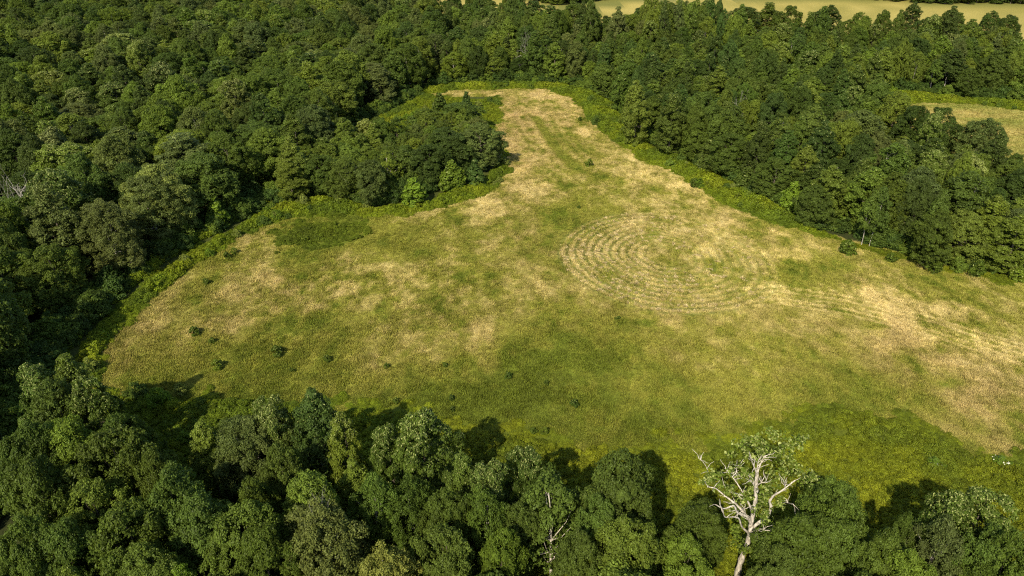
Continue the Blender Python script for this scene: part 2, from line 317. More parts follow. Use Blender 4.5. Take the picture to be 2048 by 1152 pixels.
def make_plant(seed, H, R, base, n_lobe, lobe_r, n_clump, n_leaf, leaf, shape, limbs=9, trunk_r=None, flat=0.8, pale=0.0, inner=0.25, fill=0.08, clump_r=0.55, lean=0.04, bark=None):
    """crown mesh (leaf sprays in clumps on lobes) and trunk mesh (tapered stem with limbs)"""
    rng = np.random.default_rng(seed); zb = base*H
    L = []; tries = 0; ph = rng.uniform(0, 6.28, 4); md = lobe_r*0.85
    def env(t, a): return R*profile(shape, t)*(1+0.16*np.sin(2*a+ph[0]+2*t)+0.13*np.sin(3*a+ph[1]+5*t)+0.09*np.sin(5*a+ph[2]-7*t))
    while len(L) < n_lobe and tries < 6000:
        tries += 1; t = rng.uniform(0.0, 1)**0.9; a = rng.uniform(0, 6.28318)
        rr = float(env(np.array(t), a)); k = rng.uniform(0.78, 1.06) if rng.random() > inner else rng.uniform(0.2, 0.65)
        if rng.random() > 0.35+0.65*rr/R: continue
        rad = max(rr-lobe_r*0.55, 0.05*R)*k
        p = np.array([rad*math.cos(a), rad*math.sin(a), zb + t*(H-zb)*0.97 - lobe_r*0.35])
        if all(np.sum((p-q)**2) > md*md for q in L): L.append(p)
        elif tries % 120 == 0: md *= 0.93
    L = np.array(L); nl = len(L); zc = zb+(H-zb)*0.42
    ctr = np.stack([L[:, 0]*0.1, L[:, 1]*0.1, np.full(nl, zc)*0.55+L[:, 2]*0.45-lobe_r*0.4], 1)
    out = unit(L-ctr); lr = lobe_r*rng.uniform(0.6, 1.4, nl)
    ci = np.repeat(np.arange(nl), n_clump)
    d = unit(rng.normal(size=(len(ci), 3)) + 0.95*out[ci] + np.array([0, 0, 0.35]))
    cc = L[ci] + d*(lr[ci]*rng.uniform(0.62, 1.0, len(ci)))[:, None]*np.array([1, 1, flat])
    if fill > 0:
        nf = int(len(ci)*fill); t = rng.random(nf)**0.8; a = rng.uniform(0, 6.28318, nf); rr = env(t, a)*rng.uniform(0.74, 0.93, nf)
        fp = np.stack([rr*np.cos(a), rr*np.sin(a), zb+t*(H-zb)*0.94], 1); fd = unit(fp-np.array([0, 0, zc*0.8]))
        ci = np.r_[ci, np.array([np.argmin(((L-q)**2).sum(1)) for q in fp], int)]; cc = np.concatenate([cc, fp]); d = np.concatenate([d, fd])
    cv = rng.random(len(ci)); li = np.repeat(np.arange(len(ci)), n_leaf); nL = len(li)
    e = unit(rng.normal(size=(nL, 3)) + 0.5*d[li])
    P = cc[li] + e*(clump_r*rng.uniform(0.35, 1.0, nL)**0.6)[:, None]*np.array([1.1, 1.1, 0.75])
    nrm = unit(0.75*e + 0.35*d[li] + np.array([0, 0, 0.45]) + 0.55*rng.normal(size=(nL, 3)))
    V, F = leaves(P, nrm, leaf*rng.uniform(0.7, 1.35, nL), rng)
    lobe_v = rng.random(nl)
    shade = np.clip(0.5 + 0.30*(cv[li]-0.5) + 0.34*(lobe_v[ci][li]-0.5) + 0.5*(rng.random(nL)-0.5), 0, 1)
    hi = sst(0.62, 1.0, (P[:, 2]-zb)/(H-zb)); pl = (rng.random(nL) < pale*(0.15+hi))*rng.uniform(0.35, 0.9, nL)  # scattered pale leaves, denser towards the top: sunlit crown rims put into the colour
    crown = fill_mesh('crown', V, F, [M_LEAF], {'leaf_shade': np.repeat(shade, 4), 'pale_gloss': np.repeat(pl, 4)})
    TV, TF = [], []; tr = trunk_r or 0.017*H; k = 9; z = np.linspace(-0.4, H*0.86, k); t = z/H
    bx = lean*H*np.sin(t*3+ph[3])*t; by = lean*H*np.sin(t*4+ph[0])*t
    bx -= bx[0]; by -= by[0]; st = np.stack([bx, by, z], 1)
    tube(TV, TF, st, tr*np.clip(1-0.9*np.clip(t, 0, 1), 0.08, 1)*np.where(t < 0.02, 1.35, 1), 8)
    for q in L[rng.permutation(nl)[:limbs]]:
        i = int(np.clip(np.searchsorted(z, q[2]*rng.uniform(0.5, 0.8)), 2, k-2)); s0 = st[i]
        mid = (s0+q)/2 + np.array([0, 0, -0.06*H*rng.random()]) + rng.normal(size=3)*0.25
        r0 = tr*0.42*(1-0.6*t[i])
        tube(TV, TF, [s0, s0*0.6+mid*0.4, mid, mid*0.5+q*0.5, q], [r0, r0*0.85, r0*0.6, r0*0.4, r0*0.15], 5)
    trunk = fill_mesh('trunk', np.concatenate(TV), np.concatenate(TF), [bark or M_BARK], smooth=True)
    return crown, trunk
KIND = {}   # kind -> list of (crown mesh, trunk mesh, height, radius)
def kind(name, n, seed, H, R, *a, **k):
    KIND[name] = [make_plant(seed+i*13, H, R, *a, **k)+(H, R) for i in range(n)]
kind('oak',     5, 100, 19, 7.0, 0.16, 76, 1.75, 24, 27, 0.29, 'dome', clump_r=0.62, limbs=12, fill=0.18)
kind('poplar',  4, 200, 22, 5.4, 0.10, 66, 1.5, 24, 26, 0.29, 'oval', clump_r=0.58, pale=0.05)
kind('silver',  2, 300, 19, 5.6, 0.12, 60, 1.55, 24, 26, 0.29, 'dome', clump_r=0.58, pale=0.26)  # crowns with the most sun gloss painted into their upper leaves
kind('feather', 3, 400, 18, 6.2, 0.14, 125, 1.2, 17, 20, 0.24, 'dome', clump_r=0.52, limbs=10, bark=M_GREY, fill=0.15)
kind('sparse',  2, 500, 20, 5.2, 0.26, 52, 1.3, 16, 16, 0.30, 'oval', clump_r=0.55, limbs=24, bark=M_WHITE, trunk_r=0.30, fill=0)
kind('birch',   2, 600, 18, 4.2, 0.34, 44, 1.3, 20, 18, 0.32, 'oval', clump_r=0.5, limbs=10, bark=M_GREY, trunk_r=0.15, lean=0.09)
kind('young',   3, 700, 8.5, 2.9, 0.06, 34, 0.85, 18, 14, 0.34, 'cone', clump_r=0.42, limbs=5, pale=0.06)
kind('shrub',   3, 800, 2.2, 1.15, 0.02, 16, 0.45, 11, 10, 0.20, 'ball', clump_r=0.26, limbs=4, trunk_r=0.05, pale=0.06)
kind('bush',    3, 900, 3.6, 2.3, 0.0, 24, 0.8, 14, 13, 0.27, 'ball', clump_r=0.42, limbs=4, trunk_r=0.08)
kind('weed',    4, 950, 1.1, 1.0, -0.1, 16, 0.42, 9, 8, 0.20, 'ball', clump_r=0.28, limbs=1, trunk_r=0.02)
TONES = {'dark': (0.044,0.070,0.013), 'mid': (0.064,0.098,0.015), 'light': (0.096,0.138,0.018), 'grey': (0.078,0.104,0.025), 'yellow': (0.138,0.165,0.032), 'cool': (0.048,0.082,0.015), 'bright': (0.096,0.150,0.014)}
TONE_WORD = {'dark': 'dark green', 'mid': 'mid green', 'light': 'light green', 'grey': 'grey-green', 'yellow': 'pale yellow-green', 'cool': 'bluish dark green', 'bright': 'bright green'}

# ------------------------------------------------------------------ tree positions
TREES = []   # dicts
def room(x, y, r, k=0.8):
    return all((x-t['x'])**2+(y-t['y'])**2 > (k*(r+t['r']))**2 for t in TREES)
def add_tree(x, y, kd, h, r, tone, stand, special=None, var=None):
    rng = RNG; v = int(rng.integers(len(KIND[kd]))) if var is None else var
    c = np.array(TONES[tone])*rng.uniform(0.90, 1.22)*np.array([rng.uniform(0.97, 1.14), 1, rng.uniform(0.85, 1.1)])
    TREES.append(dict(x=x, y=y, z=float(hgt(x, y)), kd=kd, v=v, sz=h/KIND[kd][v][2], sr=r/KIND[kd][v][3], r=r, h=h, rot=rng.uniform(0, 6.283), c=c, tone=tone, stand=stand, special=special))
def by_top(px, py, wpx, h, kd, tone, stand, special=None):
    x, y = gp(px, py, h*0.985); z = float(hgt(x, y)); d = depth_of(x, y, z+h*0.7)
    r = wpx/2*d/F_PX*1.06
    add_tree(x, y, kd, h, r, tone, stand, special)
def by_base(px, py, wpx, hpx, kd, tone, stand, special=None):
    x, y = gp(px, py); z = float(hgt(x, y)); d = depth_of(x, y, z+5)
    h = hpx*d/F_PX/math.cos(math.atan2(CAM_H-10, y)); add_tree(x, y, kd, h, wpx/2*d/F_PX*1.06, tone, stand, special)
# the row along the near side
for a in [(120,712,95,19,'poplar','mid'),(55,728,80,19,'silver','mid'),(172,750,85,19,'silver','mid'),(98,774,112,18,'oak','mid'),(110,828,120,19,'oak','light'),(205,828,92,18,'oak','mid'),(250,835,78,16,'oak','mid'),
 (20,852,105,20,'oak','mid'),(200,872,150,20,'oak','mid'),(165,970,120,17,'oak','light'),(25,932,130,20,'oak','mid'),(240,1020,150,19,'oak','mid'),(328,885,92,18,'oak','mid'),(398,845,84,16,'poplar','light'),(471,836,120,17,'feather','grey'),
 (350,942,140,19,'oak','mid'),(392,1000,138,18,'oak','mid'),(452,1022,140,19,'oak','mid'),(120,1035,110,19,'oak','mid'),(28,1062,112,20,'oak','mid'),(123,1118,70,17,'poplar','light'),(360,1125,80,15,'poplar','bright'),(292,1094,126,17,'oak','mid'),
 (512,795,55,18,'silver','mid'),(551,799,80,19,'silver','mid'),(615,776,104,20,'poplar','dark'),(682,829,70,18,'silver','light'),(500,835,90,17,'feather','grey'),(780,844,82,18,'silver','mid'),(848,825,128,20,'silver','mid'),(915,904,86,18,'poplar','mid'),
 (705,911,75,16,'poplar','light'),(742,956,98,18,'feather','mid'),(622,950,118,18,'oak','light'),(640,1015,170,20,'feather','grey'),(818,960,98,17,'feather','mid'),(885,985,98,18,'oak','mid'),(975,930,90,18,'silver','mid'),(967,985,106,18,'feather','mid'),
 (878,1053,116,18,'oak','mid'),(757,1098,120,18,'feather','yellow'),(985,1068,84,16,'oak','light'),(518,1068,108,19,'oak','mid'),(502,968,96,17,'oak','mid'),(570,900,90,17,'oak','mid'),
 (1063,897,82,17,'silver','cool'),(1095,938,66,17,'silver','mid'),(1253,919,140,20,'oak','mid'),(1205,985,100,18,'oak','mid'),(1255,1035,130,18,'oak','light'),(1030,1010,80,16,'feather','mid'),(1165,1060,90,17,'oak','mid'),
 (1405,1010,112,15,'oak','mid'),(1682,962,130,18,'feather','mid'),(1620,1030,140,17,'oak','mid'),(1690,1050,110,17,'oak','mid'),(1806,1030,66,17,'oak','mid'),(1782,1070,116,17,'oak','mid'),(1905,985,110,19,'silver','mid'),(1980,978,110,19,'silver','mid'),
 (1905,1050,112,18,'feather','grey'),(1996,1058,116,18,'oak','mid'),(2045,1075,110,19,'oak','mid'),(1840,1100,100,17,'oak','light'),(1380,1085,110,15,'oak','light'),(1560,1100,100,16,'oak','mid')]:
    by_top(*a, 'row')
by_top(1112, 962, 130, 19, 'sparse', 'mid', 'row', 'thin-crowned tree with a forked white trunk in the near tree row')
HERO = dict(zip('xy', gp(1535, 872, 26.5)))
TREES.append(dict(x=HERO['x'], y=HERO['y'], r=2.5, hero=True))
# out-of-frame continuation of that row, which shades it
for _ in range(900):
    x = RNG.uniform(-95, 95); y = RNG.uniform(6, 60); r = RNG.uniform(4.6, 6.6)
    px, py, d = project(x, y, float(hgt(x, y))+17)
    if py < 1105 or (1400 < px < 1620 and py < 1190): continue
    if room(x, y, r, 0.72): add_tree(x, y, 'oak', RNG.uniform(15, 18), r, str(RNG.choice(['mid', 'mid', 'light', 'dark'])), 'row')
# trees that stand out along the belt and the spur
for a in [(1672,328,76,17,'poplar','light'),(1756,332,94,18,'poplar','light'),(1796,352,84,17,'oak','mid'),(1843,340,96,18,'oak','grey'),(1939,423,84,14,'oak','light'),(2004,389,78,17,'poplar','light'),(2050,425,80,16,'poplar','light'),
 (1947,313,62,18,'silver','yellow'),(1878,300,56,17,'silver','light'),(1618,286,50,16,'poplar','light'),(1977,240,74,18,'oak','grey'),(1890,217,66,19,'oak','dark'),(1832,210,70,19,'oak','dark'),(1729,221,98,19,'oak','grey'),(2040,345,80,16,'oak','dark'),(2034,312,66,15,'oak','mid'),(1975,352,70,15,'oak','mid'),(1930,330,50,15,'poplar','mid'),
 (1880,425,80,14,'oak','mid')]:
    by_top(*a, 'belt')
for a in [(1270,292,52,132,'poplar','light'),(1335,310,66,118,'poplar','mid'),(1385,322,60,75,'oak','mid'),(1412,345,50,64,'young','mid'),(1450,352,66,85,'oak','mid'),(1490,378,46,48,'young','mid'),(1540,395,66,78,'oak','mid'),(1580,420,56,60,'young','bright'),
 (1240,225,44,80,'poplar','mid'),(1205,195,50,66,'oak','mid'),(1620,452,62,80,'oak','mid')]:
    by_base(*a, 'belt')
for px, py, wd, hp in [(1722,491,34,112),(1738,493,36,122),(1849,517,40,135)]:
    by_base(px, py, wd, hp, 'birch', 'mid', 'belt')
by_base(1552, 340, 60, 110, 'sparse', 'mid', 'belt', 'thin-crowned tree with bare white stem inside the tree belt')
by_base(1466, 240, 46, 72, 'sparse', 'mid', 'belt', 'tree with pale leaning twin stems behind the tree belt')
for a in [(906,382,50,66,'young','bright'),(950,372,40,58,'young','cool'),(830,412,54,56,'young','bright'),(745,412,60,90,'oak','grey'),(700,402,64,86,'feather','mid'),(960,340,76,92,'oak','grey'),(900,345,84,86,'oak','dark'),(860,372,70,84,'oak','dark'),
 (880,222,34,36,'young','mid'),(933,228,26,44,'young','cool'),(925,262,70,56,'oak','mid'),(860,262,60,44,'oak','mid'),(612,392,50,88,'poplar','light'),(655,392,56,82,'oak','mid'),(440,455,46,62,'young','bright'),(590,405,56,92,'poplar','light')]:
    by_base(*a, 'spur')
by_base(780, 385, 52, 84, 'sparse', 'light', 'spur', 'thin pale-stemmed tree at the front of the wooded spur')
by_base(876, 285, 34, 50, 'sparse', 'grey', 'spur', 'half-bare grey tree on top of the wooded spur')
for a in [(112,288,100,20,'silver','light'),(233,66,80,19,'silver','yellow'),(95,140,64,19,'silver','yellow'),(575,272,56,18,'poplar','light'),(690,232,54,16,'poplar','light'),(730,238,50,14,'silver','yellow'),(280,350,100,19,'feather','grey'),(200,400,110,19,'feather','grey'),(300,330,100,20,'oak','yellow')]:
    by_top(*a, 'forest' if a[0] < 600 else 'spur')
for i, (px, py) in enumerate([(940,6),(985,0),(1032,10),(1066,2),(1102,12),(1150,4),(1184,14),(1212,30),(1300,4),(1334,0),(1368,6),(1398,20),(1492,12),(1540,5),(1582,12),(1640,22),(1664,8),(1722,28),(1772,20),(1832,2),(1862,34),(1908,22),(1948,36),(1986,24),(2024,30)]):
    by_top(px, py, RNG.uniform(36, 60), RNG.uniform(17, 23), ('oak', 'poplar', 'oak')[i % 3], ('dark', 'mid', 'mid', 'dark')[i % 4], 'far')
DEADP = gp(48, 372, 15.0); TREES.append(dict(x=DEADP[0], y=DEADP[1], r=3.4, hero=True))
# the woods
def sow(P, n, spacing, kinds, tones, stand, hr, rr, inset, zone=None):
    x0, y0 = P.min(0); x1, y1 = P.max(0); x0 = max(x0, -480); x1 = min(x1, 520); y1 = min(y1, 900)
    cell = {}
    for t in TREES: cell.setdefault((int(t['x']//16), int(t['y']//16)), []).append(t)
    X = RNG.uniform(x0, x1, n); Y = RNG.uniform(y0, y1, n)
    ok = inpoly(X, Y, P) & (edge_dist(X, Y, P) > inset) & (np.abs(X) < 40+0.84*Y)
    for nm, Q in MEADOWS.items(): ok &= ~inpoly(X, Y, Q)
    for x, y in zip(X[ok], Y[ok]):
        r = RNG.uniform(*rr); i, j = int(x//16), int(y//16); good = True
        for a in (-1, 0, 1):
            for b in (-1, 0, 1):
                for t in cell.get((i+a, j+b), ()):
                    if (x-t['x'])**2+(y-t['y'])**2 < (spacing*(r+t['r']))**2: good = False; break
        if not good: continue
        patch = float(fbm(np.array(x/55.), np.array(y/55.), 301, 2))
        kd = str(RNG.choice(kinds)); tn = str(RNG.choice(tones[0] if patch < 0.5 else tones[1]))
        h = RNG.uniform(*hr)*(0.9 if kd == 'feather' else 1.0)
        h *= RNG.uniform(0.8, 1.6) if stand == 'belt' and y > 370 else 1.0
        add_tree(x, y, kd, h, r, tn, stand); cell.setdefault((i, j), []).append(TREES[-1])
sow(FOREST, 60000, 0.76, ['oak']*9+['feather']*4+['poplar']*4+['silver'], (['mid','dark','mid','grey','light'], ['mid','light','mid','dark','grey','light']), 'forest', (15, 24), (5.2, 9.4), 6.5)
sow(SPUR, 6000, 0.66, ['oak','poplar','feather'], (['mid','light'], ['mid','light','grey']), 'spur', (9, 14), (3.0, 4.8), 2.0)
sow(BELT, 30000, 0.68, ['poplar']*8+['oak']*7+['feather']*3+['silver','birch'], (['mid','dark','mid','cool','light'], ['mid','light','grey','dark','light']), 'belt', (10.5, 22), (3.4, 6.6), 3.0)
sow(BACK, 4000, 0.7, ['oak','poplar'], (['dark','mid'], ['dark','mid']), 'far', (14, 19), (4.5, 6.5), 3)
sow(MID, 3000, 0.7, ['oak','poplar'], (['mid','light'], ['mid','light']), 'far', (12, 17), (4.5, 6.5), 3)
for t in TREES:
    if not t.get('hero') and t['stand'] == 'belt' and t['y'] > 330 and not t['special']: t['stand'] = 'far'

# ------------------------------------------------------------------ trees: the 300 that show largest as things, the rest as one mass
def rank(t):
    zc = t['z']+t['h']*0.75; px, py, d = project(t['x'], t['y'], zc)
    m = t['r']/d*F_PX*0.8
    return (t['r']*t['h']/d**2) if (-m < px < 2048+m and -m < py < 1152+m and d > 0) else 0.0
REAL = [t for t in TREES if not t.get('hero')]
for t in REAL: t['rank'] = rank(t) + (10 if t['special'] else 0)
REAL.sort(key=lambda t: -t['rank'])
N_THINGS = 318
def plant_thing(t, name, label, cat, group=None):
    cr, tk, H0, R0 = KIND[t['kd']][t['v']]
    e = obj(name, None); e.empty_display_size = 0.5
    e.location = (t['x'], t['y'], t['z']-0.1); rt = random.Random(int(t['x']*97+t['y']*31)); e.rotation_euler = (rt.gauss(0, 0.035), rt.gauss(0, 0.035), t['rot']); ux = rt.uniform(0.88, 1.12); e.scale = (t['sr']*ux, t['sr']/ux, t['sz'])
    tag(e, label, cat, group)
    c = obj('crown', cr, e); c['tint'] = [float(v) for v in t['c']]
    obj('trunk', tk, e)
    return e
NAMES = {'oak': 'broad_tree', 'poplar': 'tall_tree', 'silver': 'pale_topped_tree', 'feather': 'feathery_tree', 'sparse': 'thin_crowned_tree', 'birch': 'white_trunk_tree', 'young': 'young_tree'}
rest = [t for i, t in enumerate(REAL) if i >= N_THINGS or t['rank'] <= 0]
chosen = [t for i, t in enumerate(REAL) if i < N_THINGS and t['rank'] > 0]
SHORT = {'oak': 'domed tree', 'poplar': 'narrow tree', 'silver': 'pale-topped tree', 'feather': 'feathery tree', 'sparse': 'thin-crowned tree', 'birch': 'white-trunked tree', 'young': 'cone-shaped sapling'}
WHERE = {'row': 'in the near row', 'forest': 'in the big forest', 'spur': 'in the wooded spur', 'belt': 'in the belt', 'far': 'in the far wood'}
for t in chosen:
    same = sorted(q['r']**2*q['h'] for q in chosen if q['kd'] == t['kd'] and q['stand'] == t['stand']); v = t['r']**2*t['h']
    t['size'] = 'big ' if v > same[int(len(same)*0.7)] else ('small ' if v < same[int(len(same)*0.3)] else '')
for t in chosen:
    near = min((q for q in chosen if q is not t and (q['kd'], q['tone']) != (t['kd'], t['tone'])), key=lambda q: (q['x']-t['x'])**2+(q['y']-t['y'])**2)
    lab = t['special'] or f"{t['size']}{TONE_WORD[t['tone']]} {SHORT[t['kd']]} {WHERE[t['stand']]} beside a {TONE_WORD[near['tone']]} {SHORT[near['kd']]}"
    plant_thing(t, NAMES[t['kd']], lab, 'tree', None if t['special'] else lab)

# ------------------------------------------------------------------ masses nobody could count: points that carry shared plant meshes
def mass(name, label, cat, P, rot, scl, tint, which, protos):
    me = bpy.data.meshes.new(name); me.vertices.add(len(P)); me.vertices.foreach_set('co', np.asarray(P, np.float32).ravel())
    for nm, ty, ke, dat in (('rot', 'FLOAT', 'value', rot), ('tint', 'FLOAT_COLOR', 'color', np.concatenate([tint, np.ones((len(P), 1))], 1)), ('scl', 'FLOAT_VECTOR', 'vector', scl), ('which', 'INT', 'value', which)):
        a = me.attributes.new(nm, ty, 'POINT'); a.data.foreach_set(ke, np.ascontiguousarray(np.asarray(dat, np.int32 if ty == 'INT' else np.float32)).ravel())
    ob = obj(name, me); tag(ob, label, cat, kind='stuff')
    g = bpy.data.node_groups.new(name, 'GeometryNodeTree')
    g.interface.new_socket('Geometry', in_out='INPUT', socket_type='NodeSocketGeometry'); g.interface.new_socket('Geometry', in_out='OUTPUT', socket_type='NodeSocketGeometry')
    N, L = g.nodes, g.links; gi = N.new('NodeGroupInput'); go = N.new('NodeGroupOutput')
    def attr(nm, ty):
        a = N.new('GeometryNodeInputNamedAttribute'); a.data_type = ty; a.inputs[0].default_value = nm; return a.outputs[0]
    aw, ar, as_ = attr('which', 'INT'), attr('rot', 'FLOAT'), attr('scl', 'FLOAT_VECTOR')
    cb = N.new('ShaderNodeCombineXYZ'); L.new(ar, cb.inputs[2]); jo = N.new('GeometryNodeJoinGeometry')
    for k, po in enumerate(protos):
        cm = N.new('FunctionNodeCompare'); cm.data_type = 'INT'; cm.operation = 'EQUAL'
        L.new(aw, [s for s in cm.inputs if s.type == 'INT'][0]); [s for s in cm.inputs if s.type == 'INT'][1].default_value = k
        oi = N.new('GeometryNodeObjectInfo'); oi.transform_space = 'ORIGINAL'; oi.inputs['Object'].default_value = po; oi.inputs['As Instance'].default_value = True
        ip = N.new('GeometryNodeInstanceOnPoints'); L.new(gi.outputs[0], ip.inputs['Points']); L.new(cm.outputs[0], ip.inputs['Selection'])
        L.new(oi.outputs['Geometry'], ip.inputs['Instance']); L.new(cb.outputs[0], ip.inputs['Rotation']); L.new(as_, ip.inputs['Scale']); L.new(ip.outputs[0], jo.inputs[0])
    L.new(jo.outputs[0], go.inputs[0])
    md = ob.modifiers.new('scatter', 'NODES'); md.node_group = g
    return ob
def join_plant(k, v):
    """crown and trunk as one mesh for the far trees"""
    cr, tk = KIND[k][v][:2]; out = []
    for m_, in ((cr,), (tk,)):
        c = np.empty(len(m_.vertices)*3, np.float32); m_.vertices.foreach_get('co', c)
        f = np.empty(len(m_.loops), np.int32); m_.loops.foreach_get('vertex_index', f); out.append((c.reshape(-1, 3), f.reshape(-1, 4)))
    at_ = {}
    for a in ('leaf_shade', 'pale_gloss'):
        b = np.empty(len(cr.vertices), np.float32); cr.attributes[a].data.foreach_get('value', b); at_[a] = np.concatenate([b, np.zeros(len(out[1][0]), np.float32)])
    (v1, f1), (v2, f2) = out
    q = np.random.default_rng(v).random(len(f1)) < 0.6; qv = np.repeat(q, 4); w1 = v1.reshape(-1, 4, 3)[q]; mid_ = w1.mean(1, keepdims=True)
    v1 = ((w1-mid_)*1.22+mid_).reshape(-1, 3); f1 = np.arange(len(v1)).reshape(-1, 4)
    for a in at_: at_[a] = np.concatenate([at_[a][:len(qv)][qv], np.zeros(len(v2), np.float32)])
    return fill_mesh(k+'_whole', np.concatenate([v1, v2]), np.concatenate([f1, f2+len(v1)]), [M_LEAF, tk.materials[0]], at_, mat_idx=np.r_[np.zeros(len(f1)), np.ones(len(f2))])
keys = sorted({(t['kd'], t['v']) for t in rest}); protos = [obj(k+'_model', join_plant(k, v), link=False) for k, v in keys]
mass('distant_forest', 'continuous mass of mixed broadleaf trees filling the distant woods', 'forest',
     [(t['x'], t['y'], t['z']-0.1) for t in rest], [t['rot'] for t in rest], [(t['sr']*(1+0.12*math.sin(t['x']*9)), t['sr']*(1-0.12*math.sin(t['x']*9)), t['sz']) for t in rest], np.array([t['c'] for t in rest]), [keys.index((t['kd'], t['v'])) for t in rest], protos)

# ---- leafy growth round the field
WT = {'bank': [(0.125,0.165,0.010),(0.165,0.195,0.012),(0.092,0.130,0.011)], 'lush': [(0.132,0.156,0.010),(0.168,0.184,0.011),(0.106,0.134,0.011)], 'deep': [(0.092,0.122,0.010),(0.115,0.142,0.012),(0.08,0.105,0.010)]}
WP, WR, WS, WC, WW = [], [], [], [], []
for nm, (P, h, tone) in WEEDS.items():
    x0, y0 = P.min(0)-4; x1, y1 = P.max(0)+4
    nn = int((x1-x0)*(y1-y0)*(1.5 if nm in ('lush', 'fringe') else 1.15)); x = RNG.uniform(x0, x1, nn); y = RNG.uniform(y0, y1, nn)
    k = weed_mask(x, y, nm, P)
    if nm == 'bank': k |= inpoly(x, y, FOREST) & (edge_dist(x, y, P) < 4.5)
    k &= (y > 44) & (np.abs(x) < 38+0.68*y)
    x, y = x[k], y[k]; e = edge_dist(x, y, P)
    s = h*RNG.uniform(0.6, 1.25, len(x))*(0.3+0.7*sst(0, 4.5, e))*(0.75+0.6*fbm(x/6, y/6, 141, 2))
    pick = np.array(WT[tone]); q = fbm(x/7, y/7, 151, 3); q2 = np.clip((q-0.3)/0.4, 0, 0.999)
    c = lerp(pick[2], pick[0], np.clip(q2*2, 0, 1)); c = lerp(c, pick[1], np.clip(q2*2-1, 0, 1)); c = c*RNG.uniform(0.75, 1.3, (len(x), 1))
    WP.append(np.stack([x, y, hgt(x, y)-0.05], 1)); WR.append(RNG.uniform(0, 6.28, len(x)))
    wd = np.maximum(s*0.75, 0.6)*RNG.uniform(0.85, 1.2, len(x)); WS.append(np.stack([wd, wd, s], 1)); WC.append(c); WW.append(RNG.integers(0, 4, len(x)))
protos = [obj('weed_model', KIND['weed'][i][0], link=False) for i in range(4)]
mass('weeds', 'dense yellow-green weeds and brambles round the edge of the field', 'weeds', np.concatenate(WP), np.concatenate(WR), np.concatenate(WS), np.concatenate(WC), np.concatenate(WW), protos)
# ---- understorey bushes along the feet of the woods
UP, UC, US = [], [], []
for P, off, n in ((BELT, 2.2, 9000), (SPUR, 1.5, 3000), (FOREST, 2.5, 9000)):
    Q = P; x0, y0 = Q.min(0); x1, y1 = np.minimum(Q.max(0), (330, 460)); x0 = max(x0, -260)
    x = RNG.uniform(x0, x1, n*6); y = RNG.uniform(y0, y1, n*6); k = inpoly(x, y, Q) & (edge_dist(x, y, Q) < 6.0) & (np.abs(x) < 40+0.7*y); x, y = x[k], y[k]
    k = RNG.random(len(x)) < (0.5 if P is not FOREST else 0.4); x, y = x[k], y[k]
    for nm, M_ in MEADOWS.items():
        k = ~inpoly(x, y, M_); x, y = x[k], y[k]
    UP.append(np.stack([x, y, hgt(x, y)-0.1], 1)); s = RNG.uniform(0.5, 1.25, len(x)); US.append(np.stack([s, s, s*RNG.uniform(0.8, 1.3, len(x))], 1))
    tn = np.array([TONES['mid'], TONES['dark'], TONES['light'], TONES['cool']]); UC.append(tn[RNG.integers(0, 4, len(x))]*RNG.uniform(0.85, 1.2, (len(x), 1)))
for nm in ('bank', 'belt', 'belt2', 'fringe', 'tongue', 'meadow edge'):
    P = WEEDS[nm][0]; x0, y0 = P.min(0); x1, y1 = P.max(0); k_ = int((x1-x0)*(y1-y0)*0.022); x = RNG.uniform(x0, x1, k_); y = RNG.uniform(y0, y1, k_)
    k = inpoly(x, y, P) & (np.abs(x) < 38+0.68*y) & (y > 50) & (vnoise(x/11, y/11, 171) > 0.42); x, y = x[k], y[k]
    UP.append(np.stack([x, y, hgt(x, y)-0.1], 1)); s = RNG.uniform(0.28, 0.75, len(x)); US.append(np.stack([s, s, s*RNG.uniform(0.9, 1.6, len(x))], 1))
    tn = np.array([TONES['mid'], TONES['bright'], TONES['light'], TONES['yellow']]); UC.append(tn[RNG.integers(0, 4, len(x))]*RNG.uniform(0.95, 1.3, (len(x), 1)))
UP = np.concatenate(UP); US = np.concatenate(US); UC = np.concatenate(UC)
for t in TREES:
    if t.get('kd') == 'birch' and t['y'] < 200:
        k = np.hypot(UP[:, 0]-t['x'], UP[:, 1]-t['y']) > 2.0; UP, US, UC = UP[k], US[k], UC[k]
protos = [obj('bush_model', KIND['bush'][i][0], link=False) for i in range(3)]
mass('undergrowth', 'thick dark green undergrowth along the feet of the trees', 'undergrowth', UP, RNG.uniform(0, 6.28, len(UP)), US, UC, RNG.integers(0, 3, len(UP)), protos)

# ---- grass tufts of the field
def tuft(seed, n, h, spread, wd, lean=0.5):
    rng = np.random.default_rng(seed); a = rng.uniform(0, 6.28, n); r = spread*np.sqrt(rng.random(n))
    b = np.stack([r*np.cos(a), r*np.sin(a), np.full(n, -0.03)], 1); a2 = rng.uniform(0, 6.28, n)
    d = np.stack([np.cos(a2), np.sin(a2), np.zeros(n)], 1); s = np.stack([-np.sin(a2), np.cos(a2), np.zeros(n)], 1)*wd
    hh = h*rng.uniform(0.6, 1.2, n)[:, None]; ln = lean*rng.uniform(0.2, 1.1, n)[:, None]; up = np.array([0, 0, 1.0])
    mid = b + up*hh*0.6 + d*hh*ln*0.35; tip = b + up*hh*0.9 + d*hh*ln
    V = np.stack([b-s, b+s, mid+s*0.8, mid-s*0.8, tip], 1).reshape(-1, 3); k = np.arange(n)[:, None]*5
    F = np.concatenate([k+np.array([[0, 1, 2]]), k+np.array([[0, 2, 3]]), k+np.array([[3, 2, 4]])])
    return fill_mesh('tuft', V, F, [M_GRASS], {'leaf_shade': np.repeat(np.clip(0.5+0.6*(rng.random(n)-0.5), 0, 1), 5)})
tufts = [obj('tuft_model', tuft(40+i, 16, 0.42, 0.42, 0.05), link=False) for i in range(4)]
